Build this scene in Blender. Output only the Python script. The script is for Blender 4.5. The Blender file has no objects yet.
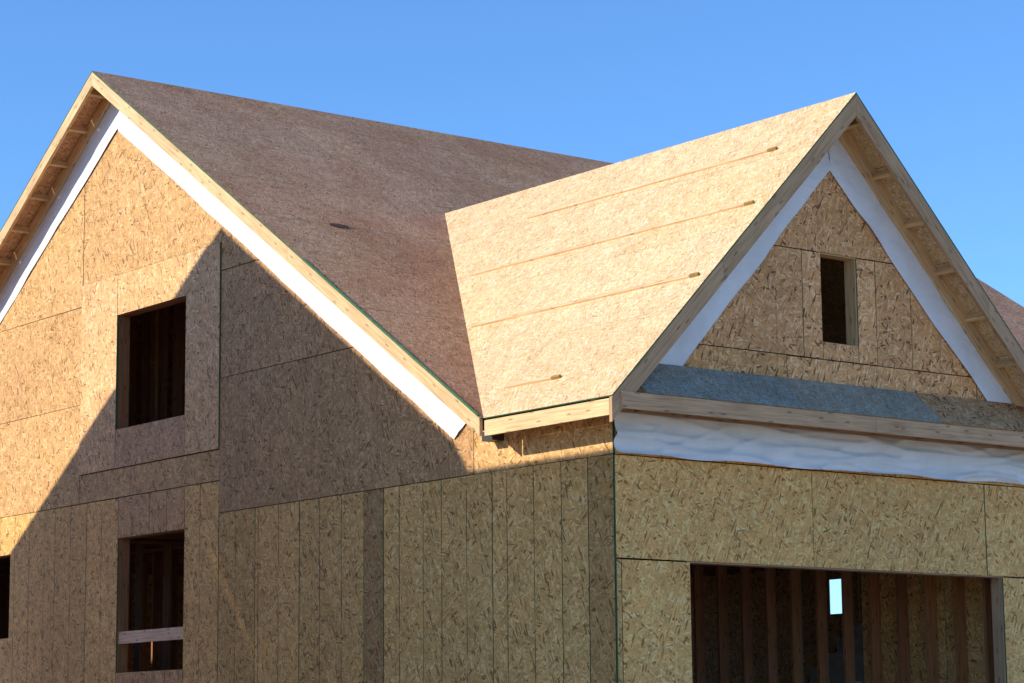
import bpy, math, random
from mathutils import Vector, Matrix, noise
random.seed(7)
scene=bpy.context.scene
# ------------------------------------------------------------------ materials
def newmat(name):
    m=bpy.data.materials.new(name);m.use_nodes=True
    nt=m.node_tree;nt.nodes.clear()
    out=nt.nodes.new('ShaderNodeOutputMaterial');b=nt.nodes.new('ShaderNodeBsdfPrincipled')
    nt.links.new(b.outputs[0],out.inputs[0])
    return m,nt,b
class NB:
    def __init__(s,nt): s.nt=nt
    def n(s,t,**k):
        nd=s.nt.nodes.new(t)
        for a,v in k.items(): setattr(nd,a,v)
        return nd
    def l(s,a,b): s.nt.links.new(a,b)
    def math(s,op,a,b=None,c=None):
        nd=s.n('ShaderNodeMath',operation=op)
        for i,v in enumerate((a,b,c)):
            if v is None: continue
            if isinstance(v,(int,float)): nd.inputs[i].default_value=v
            else: s.l(v,nd.inputs[i])
        return nd.outputs[0]
    def mixc(s,f,a,b,bt='MIX'):
        nd=s.n('ShaderNodeMix',data_type='RGBA',blend_type=bt)
        for i,v in ((0,f),(6,a),(7,b)):
            if isinstance(v,(int,float)): nd.inputs[i].default_value=v
            elif isinstance(v,tuple): nd.inputs[i].default_value=(*v,1) if len(v)==3 else v
            else: s.l(v,nd.inputs[i])
        return nd.outputs[2]
    def ramp(s,f,stops,interp='LINEAR'):
        nd=s.n('ShaderNodeValToRGB');cr=nd.color_ramp;cr.interpolation=interp
        while len(cr.elements)<len(stops): cr.elements.new(.5)
        for e,(p,c) in zip(cr.elements,stops):
            e.position=p;e.color=(*c,1) if not isinstance(c,(int,float)) else (c,c,c,1)
        s.l(f,nd.inputs[0]);return nd.outputs[0]
    def noise(s,vec,scale,detail=3,rough=.55):
        nd=s.n('ShaderNodeTexNoise');nd.inputs['Scale'].default_value=scale
        nd.inputs['Detail'].default_value=detail;nd.inputs['Roughness'].default_value=rough
        if vec is not None: s.l(vec,nd.inputs['Vector'])
        return nd
def mul(c,k): return tuple(min(1,v*k) for v in c)
def mat_osb(name,base,dark=.5,light=1.35,lines=True,stain=.25,stain_col=(.55,.5,.5),gloss=.62,fl=1.0):
    m,nt,b=newmat(name);N=NB(nt)
    uv=N.n('ShaderNodeUVMap');uv.uv_map='UVMap';v=uv.outputs[0]
    nd=N.noise(v,9,1);add=N.n('ShaderNodeVectorMath',operation='MULTIPLY_ADD')
    N.l(nd.outputs['Color'],add.inputs[0]);add.inputs[1].default_value=(.014,.014,0);N.l(v,add.inputs[2]);vd=add.outputs[0]
    def layer(rot,sx,sy):
        mp=N.n('ShaderNodeMapping');mp.vector_type='TEXTURE'
        mp.inputs['Rotation'].default_value=(0,0,math.radians(rot));mp.inputs['Scale'].default_value=(sx*fl,sy*fl,1)
        N.l(vd,mp.inputs['Vector'])
        vo=N.n('ShaderNodeTexVoronoi');vo.voronoi_dimensions='2D';vo.inputs['Scale'].default_value=1
        N.l(mp.outputs[0],vo.inputs['Vector'])
        sp=N.n('ShaderNodeSeparateColor');N.l(vo.outputs['Color'],sp.inputs[0])
        return sp.outputs[0],sp.outputs[1],vo.outputs['Distance']
    L=[layer(12,.082,.018),layer(-35,.075,.016),layer(68,.068,.016)]
    val=L[0][0];hgt=L[0][2]
    for i,(r,g,d) in enumerate(L[1:]):
        mask=N.math('GREATER_THAN',g,[.55,.62][i])
        mx=N.n('ShaderNodeMix',data_type='FLOAT');N.l(mask,mx.inputs[0]);N.l(val,mx.inputs[2]);N.l(r,mx.inputs[3]);val=mx.outputs[0]
        mx=N.n('ShaderNodeMix',data_type='FLOAT');N.l(mask,mx.inputs[0]);N.l(hgt,mx.inputs[2]);N.l(d,mx.inputs[3]);hgt=mx.outputs[0]
    hue2=(base[0]*.95,base[1]*.82,base[2]*.66)
    col=N.ramp(val,[(0,mul(hue2,dark*.8)),(.05,mul(hue2,dark)),(.12,mul(base,.78)),(.38,mul(base,.92)),(.7,mul(base,1.02)),(.84,mul((base[0],base[1]*1.05,base[2]*1.2),light)),(1,mul((base[0],base[1]*1.10,base[2]*1.5),light*1.08))])
    edge=N.ramp(hgt,[(0,1.04),(.4,1.0),(.8,.78)])
    col=N.mixc(1,col,edge,'MULTIPLY')
    geo=N.n('ShaderNodeNewGeometry')
    s1=N.noise(geo.outputs['Position'],.7,5,.65)
    col=N.mixc(N.math('MULTIPLY',N.ramp(s1.outputs[0],[(.42,0),(.72,1)]),stain),col,N.mixc(1,col,stain_col,'MULTIPLY'))
    s2=N.noise(geo.outputs['Position'],4.5,4,.75)
    col=N.mixc(.6,col,N.ramp(s2.outputs[0],[(.3,.76),(.7,1.16)]),'MULTIPLY')
    if lines:
        sx=N.n('ShaderNodeSeparateXYZ');N.l(v,sx.inputs[0])
        fr=N.math('ABSOLUTE',N.math('SUBTRACT',N.math('FRACT',N.math('DIVIDE',sx.outputs[0],.4065)),.5))
        ln=N.math('LESS_THAN',fr,.014)
        br=N.ramp(N.noise(v,2.5,3).outputs[0],[(.36,.2),(.5,1)])
        col=N.mixc(N.math('MULTIPLY',N.math('MULTIPLY',ln,br),lines if not isinstance(lines,bool) else .5),col,(.05,.045,.025))
    at=N.n('ShaderNodeAttribute');at.attribute_name='tone'
    col=N.mixc(1,col,at.outputs['Color'],'MULTIPLY')
    N.l(col,b.inputs['Base Color']);b.inputs['Roughness'].default_value=gloss
    b.inputs['Specular IOR Level'].default_value=.2
    g=N.noise(v,38,2)
    bp=N.n('ShaderNodeBump');bp.inputs['Strength'].default_value=.45;bp.inputs['Distance'].default_value=.006
    N.l(g.outputs[0],bp.inputs['Height']);N.l(bp.outputs[0],b.inputs['Normal'])
    return m
def mat_wood(name,base,var=.35):
    m,nt,b=newmat(name);N=NB(nt)
    uv=N.n('ShaderNodeUVMap');uv.uv_map='UVMap'
    mp=N.n('ShaderNodeMapping');mp.inputs['Scale'].default_value=(2.2,45,1);N.l(uv.outputs[0],mp.inputs[0])
    g=N.noise(mp.outputs[0],1,3,.6)
    col=N.ramp(g.outputs[0],[(.25,mul((base[0],base[1]*.9,base[2]*.8),1-var)),(.55,base),(.8,mul(base,1+var*.5))])
    g2=N.noise(uv.outputs[0],1.3,3,.6)
    col=N.mixc(.6,col,N.ramp(g2.outputs[0],[(.3,.72),(.7,1.12)]),'MULTIPLY')
    vo=N.n('ShaderNodeTexVoronoi');vo.voronoi_dimensions='2D'
    mp2=N.n('ShaderNodeMapping');mp2.inputs['Scale'].default_value=(2.5,9,1);N.l(uv.outputs[0],mp2.inputs[0]);N.l(mp2.outputs[0],vo.inputs['Vector']);vo.inputs['Scale'].default_value=1
    kn=N.ramp(vo.outputs['Distance'],[(.0,1),(.06,1),(.11,0)])
    col=N.mixc(N.math('MULTIPLY',kn,.6),col,mul(base,.25))
    at=N.n('ShaderNodeAttribute');at.attribute_name='tone'
    col=N.mixc(1,col,at.outputs['Color'],'MULTIPLY')
    N.l(col,b.inputs['Base Color']);b.inputs['Roughness'].default_value=.7;b.inputs['Specular IOR Level'].default_value=.2
    return m
def mat_wrap(name):
    m,nt,b=newmat(name);N=NB(nt)
    geo=N.n('ShaderNodeNewGeometry')
    n1=N.noise(geo.outputs['Position'],1.8,4,.6)
    mp=N.n('ShaderNodeMapping');mp.inputs['Rotation'].default_value=(.3,.5,.2);mp.inputs['Scale'].default_value=(4,4,14);N.l(geo.outputs['Position'],mp.inputs[0])
    n2=N.noise(mp.outputs[0],1,3,.5)
    col=N.ramp(n1.outputs[0],[(.3,(.76,.76,.76)),(.6,(.86,.86,.86))])
    N.l(col,b.inputs['Base Color']);b.inputs['Roughness'].default_value=.55;b.inputs['Specular IOR Level'].default_value=.3
    bp=N.n('ShaderNodeBump');bp.inputs['Strength'].default_value=.6;bp.inputs['Distance'].default_value=.03
    N.l(n2.outputs[0],bp.inputs['Height']);N.l(bp.outputs[0],b.inputs['Normal'])
    return m
def mat_plain(name,c1,c2,scale=3,rough=.9,bump=.3,dist=.02):
    m,nt,b=newmat(name);N=NB(nt)
    geo=N.n('ShaderNodeNewGeometry')
    n1=N.noise(geo.outputs['Position'],scale,6,.65)
    N.l(N.ramp(n1.outputs[0],[(.3,c1),(.7,c2)]),b.inputs['Base Color']);b.inputs['Roughness'].default_value=rough
    if bump:
        bp=N.n('ShaderNodeBump');bp.inputs['Strength'].default_value=bump;bp.inputs['Distance'].default_value=dist
        N.l(n1.outputs[0],bp.inputs['Height']);N.l(bp.outputs[0],b.inputs['Normal'])
    return m
OSB=mat_osb('osb_wall',(.78,.43,.16),dark=.46,light=1.18,lines=.25)
OSB_LOW=mat_osb('osb_lower',(.88,.47,.145),dark=.45,light=1.2,stain=.25,stain_col=(.62,.52,.45),lines=.9)
OSB_FRONT=mat_osb('osb_front',(.94,.49,.15),dark=.48,light=1.2,stain=.2,stain_col=(.62,.52,.45),lines=False,fl=1.0)
OSB_GAB=mat_osb('osb_front_gable',(.84,.41,.155),dark=.34,light=1.28,lines=.3,fl=1.0)
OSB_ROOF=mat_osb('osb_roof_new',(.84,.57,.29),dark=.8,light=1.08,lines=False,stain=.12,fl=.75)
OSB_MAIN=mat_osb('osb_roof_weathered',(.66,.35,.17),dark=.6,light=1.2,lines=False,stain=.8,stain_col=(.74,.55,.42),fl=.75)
OSB_PENT=mat_osb('osb_pent_grey',(.40,.36,.27),dark=.8,light=1.12,lines=False,stain=.8,stain_col=(.6,.64,.64),gloss=.9,fl=.7)
EDGE=mat_plain('osb_edge_green',(.03,.11,.05),(.06,.18,.08),20,bump=0)
WOOD=mat_wood('lumber_new',(.80,.53,.27))
WOODW=mat_wood('lumber_weathered',(.60,.37,.20))
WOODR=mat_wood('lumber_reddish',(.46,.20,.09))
WRAP=mat_wrap('house_wrap')
CONC=mat_plain('concrete',(.28,.27,.25),(.42,.41,.38),4)
DIRT=mat_plain('dirt',(.40,.28,.17),(.54,.41,.27),.8,.95,.6,.06)
METAL=mat_plain('dark_metal',(.02,.02,.022),(.04,.04,.045),8,.5)
STAIN_BROWN=mat_plain('brown_stain',(.07,.03,.02),(.12,.05,.035),8,.9)
PRIMED=mat_plain('primed_stair_board',(.50,.52,.55),(.66,.68,.70),5,.7,bump=0)
# ------------------------------------------------------------------ builder
def V(*a): return Vector(a)
class B:
    def __init__(s,name,mats,parent):
        s.name=name;s.mats=mats;s.parent=parent;s.v=[];s.f=[];s.uv=[];s.t=[];s.m=[];s.sm=[]
    def face(s,pts,uvs,tone,mi,smooth=False):
        i=len(s.v);s.v+= [tuple(p) for p in pts];s.f.append(tuple(range(i,i+len(pts))));s.uv+=uvs;s.t+=[tone]*len(pts);s.m.append(mi);s.sm.append(smooth)
    def panel(s,O,U,W,poly,th,N,tone=None,mi=0,me=None,ang=0.,off=None,both=True):
        """poly in (u,w) metres on the plane O,U,W ; extruded by th along N"""
        if len(poly)<3: return
        if tone is None:
            k=random.uniform(.86,1.1);tone=(k*random.uniform(.97,1.03),k,k*random.uniform(.92,1.06))
        if off is None: off=(random.uniform(0,50),random.uniform(0,50))
        if me is None: me=mi
        ca,sa=math.cos(ang),math.sin(ang)
        uvf=lambda p:(p[0]*ca+p[1]*sa+off[0],-p[0]*sa+p[1]*ca+off[1])
        back=[O+U*p[0]+W*p[1] for p in poly];fr=[p+N*th for p in back];uvs=[uvf(p) for p in poly]
        s.face(fr,uvs,tone,mi)
        if both: s.face(back[::-1],uvs[::-1],tone,mi)
        n=len(poly)
        for i in range(n):
            j=(i+1)%n
            L=(back[j]-back[i]).length
            s.face([back[i],back[j],fr[j],fr[i]],[(off[0],off[1]),(off[0]+L,off[1]),(off[0]+L,off[1]+th),(off[0],off[1]+th)],tone,me)
    def beam(s,p0,p1,w,h,up=V(0,0,1),tone=None,mi=0):
        p0=Vector(p0);p1=Vector(p1);d=(p1-p0);L=d.length;d.normalize()
        side=d.cross(up).normalized();up=side.cross(d).normalized()
        if tone is None:
            k=random.uniform(.82,1.12);tone=(k,k*random.uniform(.95,1.02),k*random.uniform(.9,1.05))
        o=(random.uniform(0,50),random.uniform(0,50))
        c=[(-w/2,-h/2),(w/2,-h/2),(w/2,h/2),(-w/2,h/2)]
        A=[p0+side*a+up*b for a,b in c];Bq=[p1+side*a+up*b for a,b in c]
        for i in range(4):
            j=(i+1)%4;ww=w if i%2==0 else h
            s.face([A[i],A[j],Bq[j],Bq[i]],[(o[0],o[1]+i*.3),(o[0],o[1]+i*.3+ww),(o[0]+L,o[1]+i*.3+ww),(o[0]+L,o[1]+i*.3)],tone,mi)
        s.face(A[::-1],[(o[0]+a,o[1]+b) for a,b in c],tone,mi);s.face(Bq,[(o[0]+a,o[1]+b) for a,b in c],tone,mi)
    def build(s):
        me=bpy.data.meshes.new(s.name);me.from_pydata(s.v,[],s.f)
        uvl=me.uv_layers.new(name='UVMap')
        for i,u in enumerate(s.uv): uvl.data[i].uv=u
        ca=me.color_attributes.new(name='tone',type='FLOAT_COLOR',domain='CORNER')
        for i,t in enumerate(s.t): ca.data[i].color=(*t,1)
        for m in s.mats: me.materials.append(m)
        for i,p in enumerate(me.polygons): p.material_index=s.m[i];p.use_smooth=s.sm[i]
        o=bpy.data.objects.new(s.name,me);scene.collection.objects.link(o);o.parent=s.parent
        return o
def clip(poly,a,b,c):
    """keep a*u+b*w<=c"""
    out=[]
    for i in range(len(poly)):
        p=poly[i];q=poly[(i+1)%len(poly)]
        dp=a*p[0]+b*p[1]-c;dq=a*q[0]+b*q[1]-c
        if dp<=0: out.append(p)
        if (dp<0<dq) or (dq<0<dp):
            t=dp/(dp-dq);out.append((p[0]+(q[0]-p[0])*t,p[1]+(q[1]-p[1])*t))
    return out
def sub(r,h):
    u0,u1,w0,w1=r;a0,a1,b0,b1=h
    if a1<=u0 or a0>=u1 or b1<=w0 or b0>=w1: return [r]
    o=[]
    if a0>u0:o.append((u0,a0,w0,w1))
    if a1<u1:o.append((a1,u1,w0,w1))
    m0,m1=max(u0,a0),min(u1,a1)
    if b0>w0:o.append((m0,m1,w0,b0))
    if b1<w1:o.append((m0,m1,b1,w1))
    return o
def wall(b,O,U,W,N,rects,holes=(),clips=(),mi=0,me=1,gap=.009,th=.012):
    for r in rects:
        k=random.uniform(.88,1.08);tone=(k*random.uniform(.98,1.02),k,k*random.uniform(.93,1.05))
        if len(r)>4: tone=r[4]
        u0,u1,w0,w1=r[:4]
        off=(-u0+.2032 ,random.uniform(0,60))
        base=(u0+gap/2,u1-gap/2,w0+gap/2,w1-gap/2)
        ps=[base]
        for h in holes: ps=[q for p in ps for q in sub(p,h)]
        lift=random.uniform(0,.003)+(r[5] if len(r)>5 else 0)
        for p in ps:
            j=(lambda:random.uniform(-.003,.003)) if len(ps)==1 else (lambda:0.)
            poly=[(p[0]+j(),p[2]+j()),(p[1]+j(),p[2]+j()),(p[1]+j(),p[3]+j()),(p[0]+j(),p[3]+j())]
            for c in clips:
                poly=clip(poly,*c)
                if len(poly)<3: break
            if len(poly)>=3: b.panel(O,U,W,poly,th+lift,N,tone=tone,mi=mi,me=me,off=off)
def frame(b,O,U,W,N,hole,depth=.14,t=.038,mi=0,tone=None):
    """rough-opening lumber lining, set inside the opening behind the wall face"""
    u0,u1,w0,w1=hole
    P=lambda u,w,d:O+U*u+W*w-N*d
    d=depth/2+.001
    for u in (u0-t/2+.008,u1+t/2-.008): b.beam(P(u,w0-.05,d),P(u,w1+.05,d),t,depth,up=N,mi=mi,tone=tone)
    for w in (w0-t/2+.006,w1+t/2-.006): b.beam(P(u0+.009,w,d),P(u1-.009,w,d),t,depth-.004,up=N,mi=mi,tone=tone)
def cloth(b,P00,P10,P11,P01,N,nu,nv,amp,mi=0,edge=.0,sag=0.,seed=0.,fold=0.):
    """wrinkled sheet through four corner points"""
    g=[]
    LU=(P10-P00).length
    for i in range(nu+1):
        row=[]
        for j in range(nv+1):
            u=i/nu;v=j/nv
            p=P00*(1-u)*(1-v)+P10*u*(1-v)+P11*u*v+P01*(1-u)*v
            q=p+V(seed,seed*.7,0)
            d=amp*(noise.noise(q*2.3)*1.1+noise.noise(V(q.x*7,q.y*7,q.z*3))*.3)+amp*1.0
            if fold:
                s=u*LU
                # taut thin creases fanning out from the fixings along the top edge
                r1=1-abs(noise.noise(V(s*.7+v*1.0+seed,v*2.4,seed)))*2.6
                r2=1-abs(noise.noise(V(s*1.6-v*1.2,v*2.6+seed,2.)))*2.8
                d+=fold*(max(0,r1)**2+.7*max(0,r2)**2)*(1-.5*v)
            e=edge*noise.noise(V(u*6+seed,seed,0))*(1-v)
            row.append(p+N*d+V(0,0,e-sag*(1-v)*noise.noise(V(u*4+seed,3,0))))
        g.append(row)
    base=len(b.v)
    for r in g:
        b.v+=[tuple(p) for p in r]
    for i in range(nu):
        for j in range(nv):
            a=base+i*(nv+1)+j;q=(a,a+nv+1,a+nv+2,a+1)
            b.f.append(q);b.uv+=[(0,0)]*4;b.t+=[(1,1,1)]*4;b.m.append(mi);b.sm.append(True)
def empty(name):
    e=bpy.data.objects.new(name,None);scene.collection.objects.link(e);e.empty_display_size=.5;return e
X=V(1,0,0);Y=V(0,1,0);Z=V(0,0,1)
# ------------------------------------------------------------------ dimensions
YM,ZM,SM=9.21,9.64,.656      # main ridge
XG,ZG,SG=2.80,7.76,1.016     # garage ridge
O1,O2,OG=.40,.42,.37
XE=12.95;TR=.014
YEV=YM-(ZM-(ZG-SG*(XG+OG)))/SM  # main eave y (about 1.43)
ZEV=ZM-SM*(YM-YEV)
YV=YM-(ZM-ZG)/SM
YB=2*YM-YEV
house=empty('osb_sheathed_house')
# ---- side wall x=0  (u=y,w=z)
WU=(7.52,9.15,5.27,6.65);WL=(7.52,9.07,2.39,3.97);WF=(11.88,13.0,2.9,3.96)
b=B('side_wall',[OSB,EDGE,OSB_LOW],house)
O=V(0,0,0);Nn=-X
zc=ZM-.05
rk=[( SM,1,zc+SM*YM),(-SM,1,zc-SM*YM)]
T=lambda k,r=1,bl=1:(k*r,k,k*bl)
RB=.016
up=[(0,2.06,4.09,4.5,T(1.08)),(2.06,6.77,4.09,5.6,T(.78,1.03,1.05)),(2.06,6.77,5.6,6.82,T(.81,1.03,1.05)),(4.0,6.77,6.82,9,T(.88)),
 (6.77,10.06,4.45,4.80,T(.98)),(6.77,7.52,4.80,7.15,T(1.2,.98,1.15),RB),(7.52,9.15,6.65,7.15,T(1.17,1,1.1),RB),(9.15,10.06,4.8,7.15,T(1.22,.98,1.15),RB),(7.52,9.15,4.8,5.27,T(.92,1.04,1.2),RB),
 (6.77,10.06,7.15,9.7,T(.96)),
 (10.06,12.5,4.45,5.67,T(1.0)),(10.06,12.5,5.67,6.89,T(.94)),(10.06,12.5,6.89,9),(12.5,14.94,4.45,5.67),(12.5,14.94,5.67,8),(14.94,YB-.3,4.45,6)]
wall(b,O,Y,Z,Nn,[r for r in up if r[0]<2.0],mi=0)
wall(b,O,Y,Z,Nn,[r for r in up if r[0]>=2.0],holes=[WU],clips=rk,mi=0)
low=[]
ys=[0,.36,.74,1.78,2.9,3.58,3.93,5.13,6.01,6.77]
tn=[T(.66,1.02,1),T(.95),T(1.04),T(.98),T(1.05),T(.58,1.02,1.1),T(.95),T(1.06),T(.9)]
for i in range(len(ys)-1):
    low.append((ys[i],ys[i+1],1.645,4.09,tn[i]));low.append((ys[i],ys[i+1],.5,1.645,tn[i]))
ys=[6.77,7.52,9.07,9.85,10.95,12.2,13.4,14.6,15.8,YB-.3]
tn=[T(1.1),T(.85,1.03,1.3),T(1.15),T(1.02),T(1.08),T(.95),T(1),T(1),T(1)]
for i in range(len(ys)-1):
    low.append((ys[i],ys[i+1],2.01,4.45,tn[i]));low.append((ys[i],ys[i+1],.5,2.01,tn[i]))
wall(b,O,Y,Z,Nn,low,holes=[WL,WF],mi=2)
b.build()
# ---- front garage wall y=0 (u=x,w=z)
b=B('front_wall',[OSB_FRONT,EDGE,OSB_GAB],house)
GX=5.60;GO=(.87,5.11,.4,3.156);KW=(2.65,3.14,5.34,6.22)
fr=[(-.012,2.44,3.16,4.085,T(1.0)),(2.44,4.88,3.16,4.085,T(.93)),(4.88,GX,3.16,4.085,T(1.02)),(.05,.87,.5,3.156,T(1.03)),(-.012,.05,.5,3.156,T(.8)),(5.11,GX,.5,3.156,T(1)),
 (0,GX,4.085,4.5,T(1))]
wall(b,O,X,Z,-Y,fr,mi=0)
zg=ZG-.05
gk=[(SG,1,zg+SG*XG),(-SG,1,zg-SG*XG)]
ga=[(0,2.16,4.5,5.17),(2.16,4.83,4.5,5.17,T(1.08)),(4.83,GX,4.5,5.17),(0,2.39,5.17,6.22,T(.95)),(2.39,2.65,5.17,6.22,T(1.05)),(2.65,3.14,5.17,6.22,T(1.02)),(3.14,3.40,5.17,6.22,T(1.1)),(3.40,3.9,5.17,6.22,T(.98)),(3.9,GX,5.17,6.22,T(1.03)),(1,4.6,6.22,7.8,T(.97))]
wall(b,O,X,Z,-Y,ga,holes=[KW],clips=gk,mi=2)
b.build()
# ---- other outside walls
b=B('rear_and_far_walls',[OSB,EDGE,OSB_LOW],house)
XR=XE-O1
wr=[]
y=YEV+.45
while y<YB-.4:
    y2=min(y+1.22,YB-.4);wr+=[(y,y2,.5,2.01),(y,y2,2.01,4.45),(y,y2,4.45,6.9),(y,y2,6.9,9.7)];y=y2
wall(b,V(XR,0,0),Y,Z,X,wr,holes=[(9.42,9.82,3.4,3.92),(5.0,6.0,2.4,3.97)],clips=rk)
x=0
wb=[]
while x<XR:
    x2=min(x+1.22,XR);wb+=[(x,x2,.5,2.01),(x,x2,2.01,4.45)];x=x2
wall(b,V(0,YB-.4,0),X,Z,Y,wb,holes=[(9,10.5,2.4,3.97)])
wall(b,V(0,YEV+.45,0),X,Z,-Y,[(GX+.02+i*1.2,GX+.02+(i+1)*1.2-.001,.5,4.45) for i in range(5)]+[(GX+6.02,XR,.5,4.45)],holes=[(7.2,8.4,1.4,3.3)])
wall(b,V(GX,0,0),Y,Z,X,[(0,1.22,.5,4.5),(1.22,2.44,.5,4.5)])
b.build()
# ---- house wrap
b=B('house_wrap',[WRAP],house)
ux=-.019
def zr(y): return ZM-SM*abs(YM-y)
def strip(y0,y1,oft0,oft1,seed,n,yt=None):
    if yt is None: yt=y1
    cloth(b,V(ux,y0,zr(y0)-oft0),V(ux,y1,zr(y1)-oft1),V(ux,yt,zr(yt)-.07),V(ux,y0,zr(y0)-.07),-X,n,10,.006,edge=.03,seed=seed,fold=.010)
strip(YM,2.36,.68,.68,1.3,130,1.9)
strip(YM,YB-.35,.66,.50,9.7,110)
uy=-.019
def zgf(x): return ZG-SG*abs(XG-x)
def gstrip(x0,x1,o0,o1,seed,n):
    cloth(b,V(x0,uy,zgf(x0)-o0),V(x1,uy,zgf(x1)-o1),V(x1,uy,zgf(x1)-.07),V(x0,uy,zgf(x0)-.07),-Y,n,10,.006,edge=.03,seed=seed,fold=.014)
gstrip(XG,.2,.70,.82,3.1,70);gstrip(XG,5.5,.70,.6,5.5,70)
cloth(b,V(-.03,-.02,4.09),V(5.62,-.02,4.10),V(5.62,-.02,4.55),V(-.03,-.02,4.55),-Y,320,28,.014,edge=.03,sag=.04,seed=12.,fold=.045)
b.build()
# ---- roofs
def roof_panels(b,O,U,W,N,u0,u1,w1,clips,mi,me,rowh=1.22,gap=.006,stag=(0,1.22),tones=(.93,1.05),w0=0.):
    r=0;w=w0
    while w<w1-.01:
        wn=min(w+rowh,w1);u=u0-stag[r%2]
        while u<u1:
            un=u+2.44
            k=random.uniform(*tones);tone=(k*random.uniform(.98,1.02),k,k*random.uniform(.96,1.04))
            poly=[(max(u,u0)+gap/2,w+gap/2),(min(un,u1)-gap/2,w+gap/2),(min(un,u1)-gap/2,wn-gap/2 if wn<w1 else wn),(max(u,u0)+gap/2,wn-gap/2 if wn<w1 else wn)]
            for c in clips:
                poly=clip(poly,*c)
                if len(poly)<3:break
            if len(poly)>=3:b.panel(O,U,W,poly,TR,N,tone=tone,mi=mi,me=me)
            u=un
        w=wn;r+=1
cm=1/math.sqrt(1+SM*SM);cg=1/math.sqrt(1+SG*SG)
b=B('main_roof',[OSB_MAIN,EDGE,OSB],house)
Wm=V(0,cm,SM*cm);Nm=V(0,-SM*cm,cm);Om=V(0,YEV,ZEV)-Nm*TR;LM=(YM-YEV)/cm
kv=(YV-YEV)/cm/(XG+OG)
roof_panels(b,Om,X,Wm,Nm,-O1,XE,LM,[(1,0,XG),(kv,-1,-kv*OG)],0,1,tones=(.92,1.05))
roof_panels(b,Om,X,Wm,Nm,-O1,XE,LM,[(-1,0,-XG),(-kv,-1,-kv*(2*XG+OG))],0,1)
Wb=V(0,-cm,SM*cm);Nb=V(0,SM*cm,cm)
roof_panels(b,V(0,YB,ZEV)-Nb*TR,X,Wb,Nb,-O1,XE,LM-.01,[],0,1)
# green-sealed factory edge of the lower sheets, showing along the rake
b.beam(Om+Wm*.05+X*(-O1-.001)+Nm*.013,Om+Wm*3.66+X*(-O1-.001)+Nm*.013,.010,.024,up=Nm,mi=1)
b.build()
b=B('roof_stain_piece',[STAIN_BROWN],house)  # thin irregular piece added to stand for a dark stain on the slope
p=V(.72,5.5,ZM-SM*(YM-5.5))
b.panel(p+Nm*.003,X,Wm,[(-.13,-.03),(-.02,-.06),(.12,-.035),(.14,.02),(.03,.05),(-.10,.035)],.006,Nm,tone=(1,1,1))
b.build()
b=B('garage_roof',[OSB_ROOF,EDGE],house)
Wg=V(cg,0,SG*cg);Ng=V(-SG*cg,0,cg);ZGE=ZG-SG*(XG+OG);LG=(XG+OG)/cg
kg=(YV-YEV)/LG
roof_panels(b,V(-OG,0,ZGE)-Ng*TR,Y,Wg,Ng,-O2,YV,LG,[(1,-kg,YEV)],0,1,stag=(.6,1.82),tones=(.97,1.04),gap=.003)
Wg2=V(-cg,0,SG*cg);Ng2=V(SG*cg,0,cg)
roof_panels(b,V(2*XG+OG,0,ZGE)-Ng2*TR,Y,Wg2,Ng2,-O2,YV,LG-.01,[(1,-kg,YEV)],0,1,stag=(.6,1.82))
b.build()
b=B('roof_toe_boards',[WOOD],house)
for dist,y0,y1 in ((.73,.25,4.1),(1.70,-.12,4.3),(2.80,-.18,3.2),(4.07,.75,1.5)):
    w=LG-dist;P=lambda yy:V(-OG,yy,ZGE)+Wg*w+Ng*.010
    yy=y0
    while yy<y1-.1:
        e=min(yy+random.uniform(1.6,2.4),y1);b.beam(P(yy),P(e-.01),.045,.018,up=Ng,tone=T(1.05,1,1.1));yy=e
    b.beam(P(y0-.09)+Ng*.004-Wg*.012,P(y0+.03)+Ng*.004-Wg*.012,.03,.028,up=Ng,tone=T(.5,1.05,.7))
b.build()
# ---- rakes
def rake(b,O,U,N,slope,length_u,out,ztop,ms=1,mi_f=0,mi_in=0,fh=.14,step=.61,start=.3,blk=.089):
    c=1/math.sqrt(1+slope*slope);h=fh/c
    ang=-math.atan(slope)
    t=.038
    top=-TR/c-.002
    poly=lambda a,bb,u0,u1:[(u0,-slope*u0+a),(u1,-slope*u1+a),(u1,-slope*u1+bb),(u0,-slope*u0+bb)]
    k=[T(random.uniform(.95,1.08)) for _ in range(3)]
    j=length_u*.57
    for (a,e) in ((0.001,j-.002),(j+.002,length_u)):
        b.panel(O+N*(out-t-.004),U,Z,poly(top,top-h,a,e),t,N,tone=T(random.uniform(.92,1.08)),mi=mi_f,ang=ang)
    b.panel(O+N*.03,U,Z,poly(top,top-h,0.001,length_u-.35),t,N,tone=k[1],mi=mi_in,ang=ang)
    d=(U-Z*slope)*c;nrm=(U*slope+Z)*c
    s=start;Ls=length_u/c
    while s<Ls-.1:
        base=O+d*s-nrm*(TR+.003+blk/2)
        b.beam(base+N*(.03+t+.001),base+N*(out-t-.005),.038,blk,up=nrm,mi=mi_in);s+=step
b=B('main_rake_lumber',[WOOD,WOODW],house)
Om0=V(0,YM,ZM)
rake(b,Om0,-Y,-X,SM,YM-YEV-.03,O1,ZM)
rake(b,Om0,Y,-X,SM,YM-YEV,O1,ZM,mi_in=0)
Om1=V(XR,YM,ZM)
rake(b,Om1,-Y,X,SM,YM-YEV,O1,ZM);rake(b,Om1,Y,X,SM,YM-YEV,O1,ZM)
b.build()
b=B('garage_rake_lumber',[WOODW,WOOD],house)
Og0=V(XG,0,ZG)
rake(b,Og0,-X,-Y,SG,XG+OG-.002,O2,ZG,fh=.15,mi_in=1)
rake(b,Og0,X,-Y,SG,XG+OG,O2,ZG,fh=.15,mi_in=1)
b.build()
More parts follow.
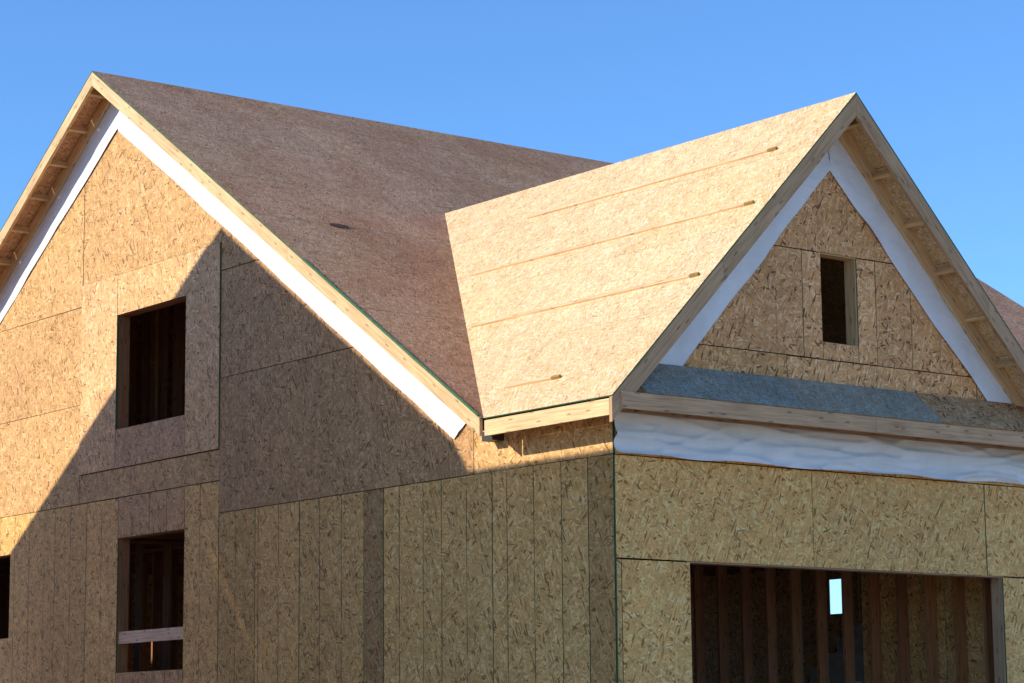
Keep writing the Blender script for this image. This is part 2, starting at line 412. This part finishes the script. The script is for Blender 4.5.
# ---- garage eaves
b=B('garage_eave_lumber',[WOOD,WOODW],house)
ft=ZGE-TR/cg-.004;fhh=.145
for sx,xx in ((-1,-OG+.021),(1,2*XG+OG-.021)):
    b.beam(V(xx,-O2+.045,ft-fhh/2),V(xx,YEV-.01,ft-fhh/2),.038,fhh,tone=T(1.12),mi=0)
    y=.05
    while y<YEV+.3:
        xa=xx-sx*.02;xb=(0 if sx<0 else 2*XG)
        b.beam(V(xa,y,ft-.05),V(xb,y,ft-.05),.038,.085,mi=1);y+=.61
b.beam(V(-O1+.05,YB-.02,ZEV-.1),V(XE-.05,YB-.02,ZEV-.1),.038,.15)
b.beam(V(2*XG+OG+.02,YEV+.02,ZEV-.1),V(XE-.05,YEV+.02,ZEV-.1),.038,.15)
b.build()
b=B('eave_bracket',[METAL],house)
b.beam(V(-.02,1.66,4.41),V(-.16,1.66,4.41),.16,.09)
b.build()
# ---- pent roof on front gable
b=B('pent_roof',[OSB_PENT,EDGE,WOODW,WOODR,OSB_GAB],house)
pz0,pz1=4.585,4.93
dv=V(0,O2-.03,pz1-pz0);L=dv.length;dv.normalize();pn=X.cross(dv).normalized()
if pn.z<0: pn=-pn
for u0,u1,mm,tt in ((.02,2.0,0,T(.92)),(2.005,3.86,0,T(.92,1.08,.9)),(3.865,5.6,4,T(.7,.95,1.1))):
    b.panel(V(0,-O2-.005,pz0),X,dv,[(u0,0),(u1,0),(u1,L),(u0,L)],TR,pn,mi=mm,me=mm,tone=tt)
for x0,x1 in ((-OG+.1,2.9),(2.904,5.9)):
    b.beam(V(x0,-O2-.0,4.505),V(x1,-O2-.0,4.505),.038,.15,mi=2,tone=T(1.08))
x=.15
while x<5.6:
    b.beam(V(x,-O2+.02,4.50),V(x,-.09,4.50),.038,.089,mi=3);x+=.61
b.beam(V(-OG+.03,-.11,4.50),V(5.6,-.11,4.50),.038,.1,mi=2,tone=T(.8))
b.build()
# ---- framing of openings
b=B('opening_frames',[WOODR,WOOD,WOODW],house)
frame(b,O,Y,Z,-X,WU);frame(b,O,Y,Z,-X,WL);frame(b,O,Y,Z,-X,WF)
frame(b,O,X,Z,-Y,KW,mi=1);frame(b,O,X,Z,-Y,(GO[0],GO[1],.5,GO[3]),mi=2)
b.beam(V(.03,7.50,2.80),V(.03,9.10,2.80),.038,.14,tone=T(1.3,1,1.3),mi=1)
b.build()
# ---- interior framing
b=B('interior_framing',[WOODR,OSB_LOW],house)
def studs(p0,p1,z0,z1,sp=.406,up=None):
    d=(p1-p0);L=d.length;d.normalize();s=.02
    while s<L:
        q=p0+d*s;b.beam(V(q.x,q.y,z0),V(q.x,q.y,z1),.14,.038,up=d);s+=sp
    b.beam(V(p0.x,p0.y,z1+.02),V(p1.x,p1.y,z1+.02),.14,.038)
    b.beam(V(p0.x,p0.y,z0-.02),V(p1.x,p1.y,z0-.02),.14,.038)
studs(V(.08,.1,0),V(.08,7.35,0),.56,4.05);studs(V(.08,9.3,0),V(.08,11.7,0),.56,4.05)
studs(V(.08,9.35,0),V(.08,12.5,0),4.5,6.6)
studs(V(5.5,.1,0),V(5.5,8.0,0),.56,4.05)
studs(V(2.0,8,0),V(2.0,16.3,0),.56,4.05);studs(V(.3,10.6,0),V(5,10.6,0),.56,4.05)
studs(V(1.4,6.9,0),V(1.4,11.5,0),4.5,7.2);studs(V(.3,10.3,0),V(5,10.3,0),4.5,7.6)
studs(V(7.8,9.0,0),V(7.8,16,0),.56,4.05,.61)
y=.2
while y<YB-.5:
    b.beam(V(.16,y,4.24),V(XR-.02 if y>2.2 else 5.5,y,4.24),.04,.24);y+=.45
b.build()
b=B('staircase',[PRIMED,WOODR],house)
for i in range(15):
    xx=6.0+i*.25;zz=.7+i*.19
    b.beam(V(xx,4.62,zz+.19),V(xx,5.58,zz+.19),.28,.03,mi=0,tone=(1,1,1))
    b.beam(V(xx-.11,4.62,zz+.085),V(xx-.11,5.58,zz+.085),.018,.172,mi=0,tone=(1,1,1))
b.beam(V(5.85,4.58,.55),V(9.7,4.58,3.48),.04,.28,mi=1);b.beam(V(5.85,5.62,.55),V(9.7,5.62,3.48),.04,.28,mi=1)
b.build()
b=B('second_floor_deck',[OSB_LOW],house)
b.panel(V(0,0,4.37),X,Y,[(.02,2.3),(XR-.02,2.3),(XR-.02,YB-.45),(.02,YB-.45)],.018,Z,tone=T(.8))
b.panel(V(0,0,4.37),X,Y,[(.02,.03),(GX-.02,.03),(GX-.02,2.29),(.02,2.29)],.018,Z,tone=T(.8))
b.build()
b=B('concrete_foundation',[CONC],house)
def box(b,x0,x1,y0,y1,z0,z1,mi=0): b.beam(V(x0,(y0+y1)/2,(z0+z1)/2),V(x1,(y0+y1)/2,(z0+z1)/2),y1-y0,z1-z0,mi=mi,tone=(1,1,1))
box(b,.0,GX,.0,YEV+.44,-.3,.5);box(b,.0,XR,YEV+.445,YB-.4,-.3,.5)
b.build()
# ------------------------------------------------------------------ neighbouring house (casts the gable shadow)
nb=empty('osb_sheathed_house.001')
NX=-6.0;AY,AZ=9.19,10.32;NW=8.5;BZ=7.13
b=B('walls',[OSB,EDGE],nb)
ey0=4.78;eyb=2*AY-ey0
kk=[(SM,1,AZ-.05+SM*AY),(-SM,1,AZ-.05-SM*AY)]
for xx,nn in ((NX-.4,X),(NX-NW,-X)):
    rs=[]
    y=2.6
    while y<15.9:
        y2=min(y+1.22,15.9)
        for z0,z1 in ((.4,2.84),(2.84,5.28),(5.28,6.98),(6.98,10.4)): rs.append((y,y2,z0,z1))
        y=y2
    wall(b,V(xx,0,0),Y,Z,nn,[r for r in rs if r[0]<5.1 and r[2]<6.9],holes=[(6,7.4,1.6,3.2)])
    wall(b,V(xx,0,0),Y,Z,nn,[r for r in rs if not(r[0]<5.1 and r[2]<6.9)],holes=[(8.3,9.8,5.5,6.9),(6,7.4,1.6,3.2)],clips=kk)
for yy,nn in ((2.6,-Y),(15.9,Y)):
    rs=[]
    for i in range(7):
        rs+=[(NX-NW+i*1.157,NX-NW+(i+1)*1.157,.4,2.84),(NX-NW+i*1.157,NX-NW+(i+1)*1.157,2.84,5.6 if yy>9 else 6.98)]
    wall(b,V(0,yy,0),X,Z,nn,rs,holes=[(-12.5,-11,1.5,3),(-9.5,-8,1.5,3)])
b.build()
b=B('roof',[OSB_MAIN,EDGE],nb)
Ln=(AY-ey0)/cm
roof_panels(b,V(0,ey0,AZ-SM*(AY-ey0))-Nm*TR,X,Wm,Nm,NX-NW-.4,NX,Ln,[],0,1)
Lb=(16.3-AY)/cm
roof_panels(b,V(0,16.3,AZ-SM*(16.3-AY))-Nb*TR,X,Wb,Nb,NX-NW-.4,NX,Lb-.01,[],0,1)
wx=V(-1,0,.15).normalized();nx_=V(.15,0,1).normalized()
b.panel(V(NX,2.2,BZ)-nx_*TR,Y,wx,[(0,0),(2.75,0),(2.75,4.5),(0,4.5)],TR,nx_,mi=0,me=1)
wx2=V(1,0,.15).normalized();nx2=V(-.15,0,1).normalized()
b.panel(V(NX-8.9,2.2,BZ)-nx2*TR,Y,wx2,[(0,0),(2.75,0),(2.75,4.49),(0,4.49)],TR,nx2,mi=0,me=1)
b.build()
b=B('rake_lumber',[WOOD],nb)
rake(b,V(NX-.4,AY,AZ),-Y,X,SM,AY-ey0,.4,AZ);rake(b,V(NX-.4,AY,AZ),Y,X,SM,16.3-AY,.4,AZ)
b.build()
b=B('foundation',[CONC],nb);box(b,NX-NW,NX-.4,2.6,15.9,-.3,.4);b.build()
# ------------------------------------------------------------------ ground
me=bpy.data.meshes.new('ground');S=3000
me.from_pydata([(-S,-S,0),(S,-S,0),(S,S,0),(-S,S,0)],[],[(0,1,2,3)]);me.materials.append(DIRT)
g=bpy.data.objects.new('ground',me);scene.collection.objects.link(g)
# ------------------------------------------------------------------ light
sd=V(-1,.40,.50).normalized()
el=math.asin(sd.z);rot=math.atan2(sd.x,sd.y)
w=bpy.data.worlds.new('World');scene.world=w;w.use_nodes=True;nt=w.node_tree;nt.nodes.clear()
N=NB(nt);sky=N.n('ShaderNodeTexSky');sky.sky_type='NISHITA';sky.sun_disc=False
sky.sun_elevation=el;sky.sun_rotation=rot%(2*math.pi);sky.air_density=1.05;sky.dust_density=.0;sky.ozone_density=3.5;sky.altitude=1500
gain=N.mixc(1,sky.outputs[0],(.9,1.27,1.62),'MULTIPLY')
bg=N.n('ShaderNodeBackground');bg.inputs[1].default_value=.145;N.l(gain,bg.inputs[0])
wo=N.n('ShaderNodeOutputWorld');N.l(bg.outputs[0],wo.inputs[0])
sl=bpy.data.lights.new('sun','SUN');sl.energy=5.0;sl.angle=math.radians(.5);sl.color=(1,.93,.80)
so=bpy.data.objects.new('sun',sl);scene.collection.objects.link(so);so.rotation_euler=sd.to_track_quat('Z','Y').to_euler()
scene.view_settings.view_transform='Standard';scene.view_settings.look='None';scene.view_settings.exposure=0
# ------------------------------------------------------------------ camera
yaw,pit,rol=.9098,.1620,-.0098
F=V(math.cos(yaw)*math.cos(pit),math.sin(yaw)*math.cos(pit),math.sin(pit))
R0=V(math.sin(yaw),-math.cos(yaw),0);U0=R0.cross(F)
R=R0*math.cos(rol)+U0*math.sin(rol);U=-R0*math.sin(rol)+U0*math.cos(rol)
cd=bpy.data.cameras.new('camera');cd.sensor_width=36;cd.lens=2423.88/1024*36;cd.clip_end=8000;cd.clip_start=.1
co=bpy.data.objects.new('camera',cd);scene.collection.objects.link(co)
M=Matrix((( R.x,U.x,-F.x,-13.8941),(R.y,U.y,-F.y,-16.3984),(R.z,U.z,-F.z,1.6),(0,0,0,1)))
co.matrix_world=M
scene.camera=co
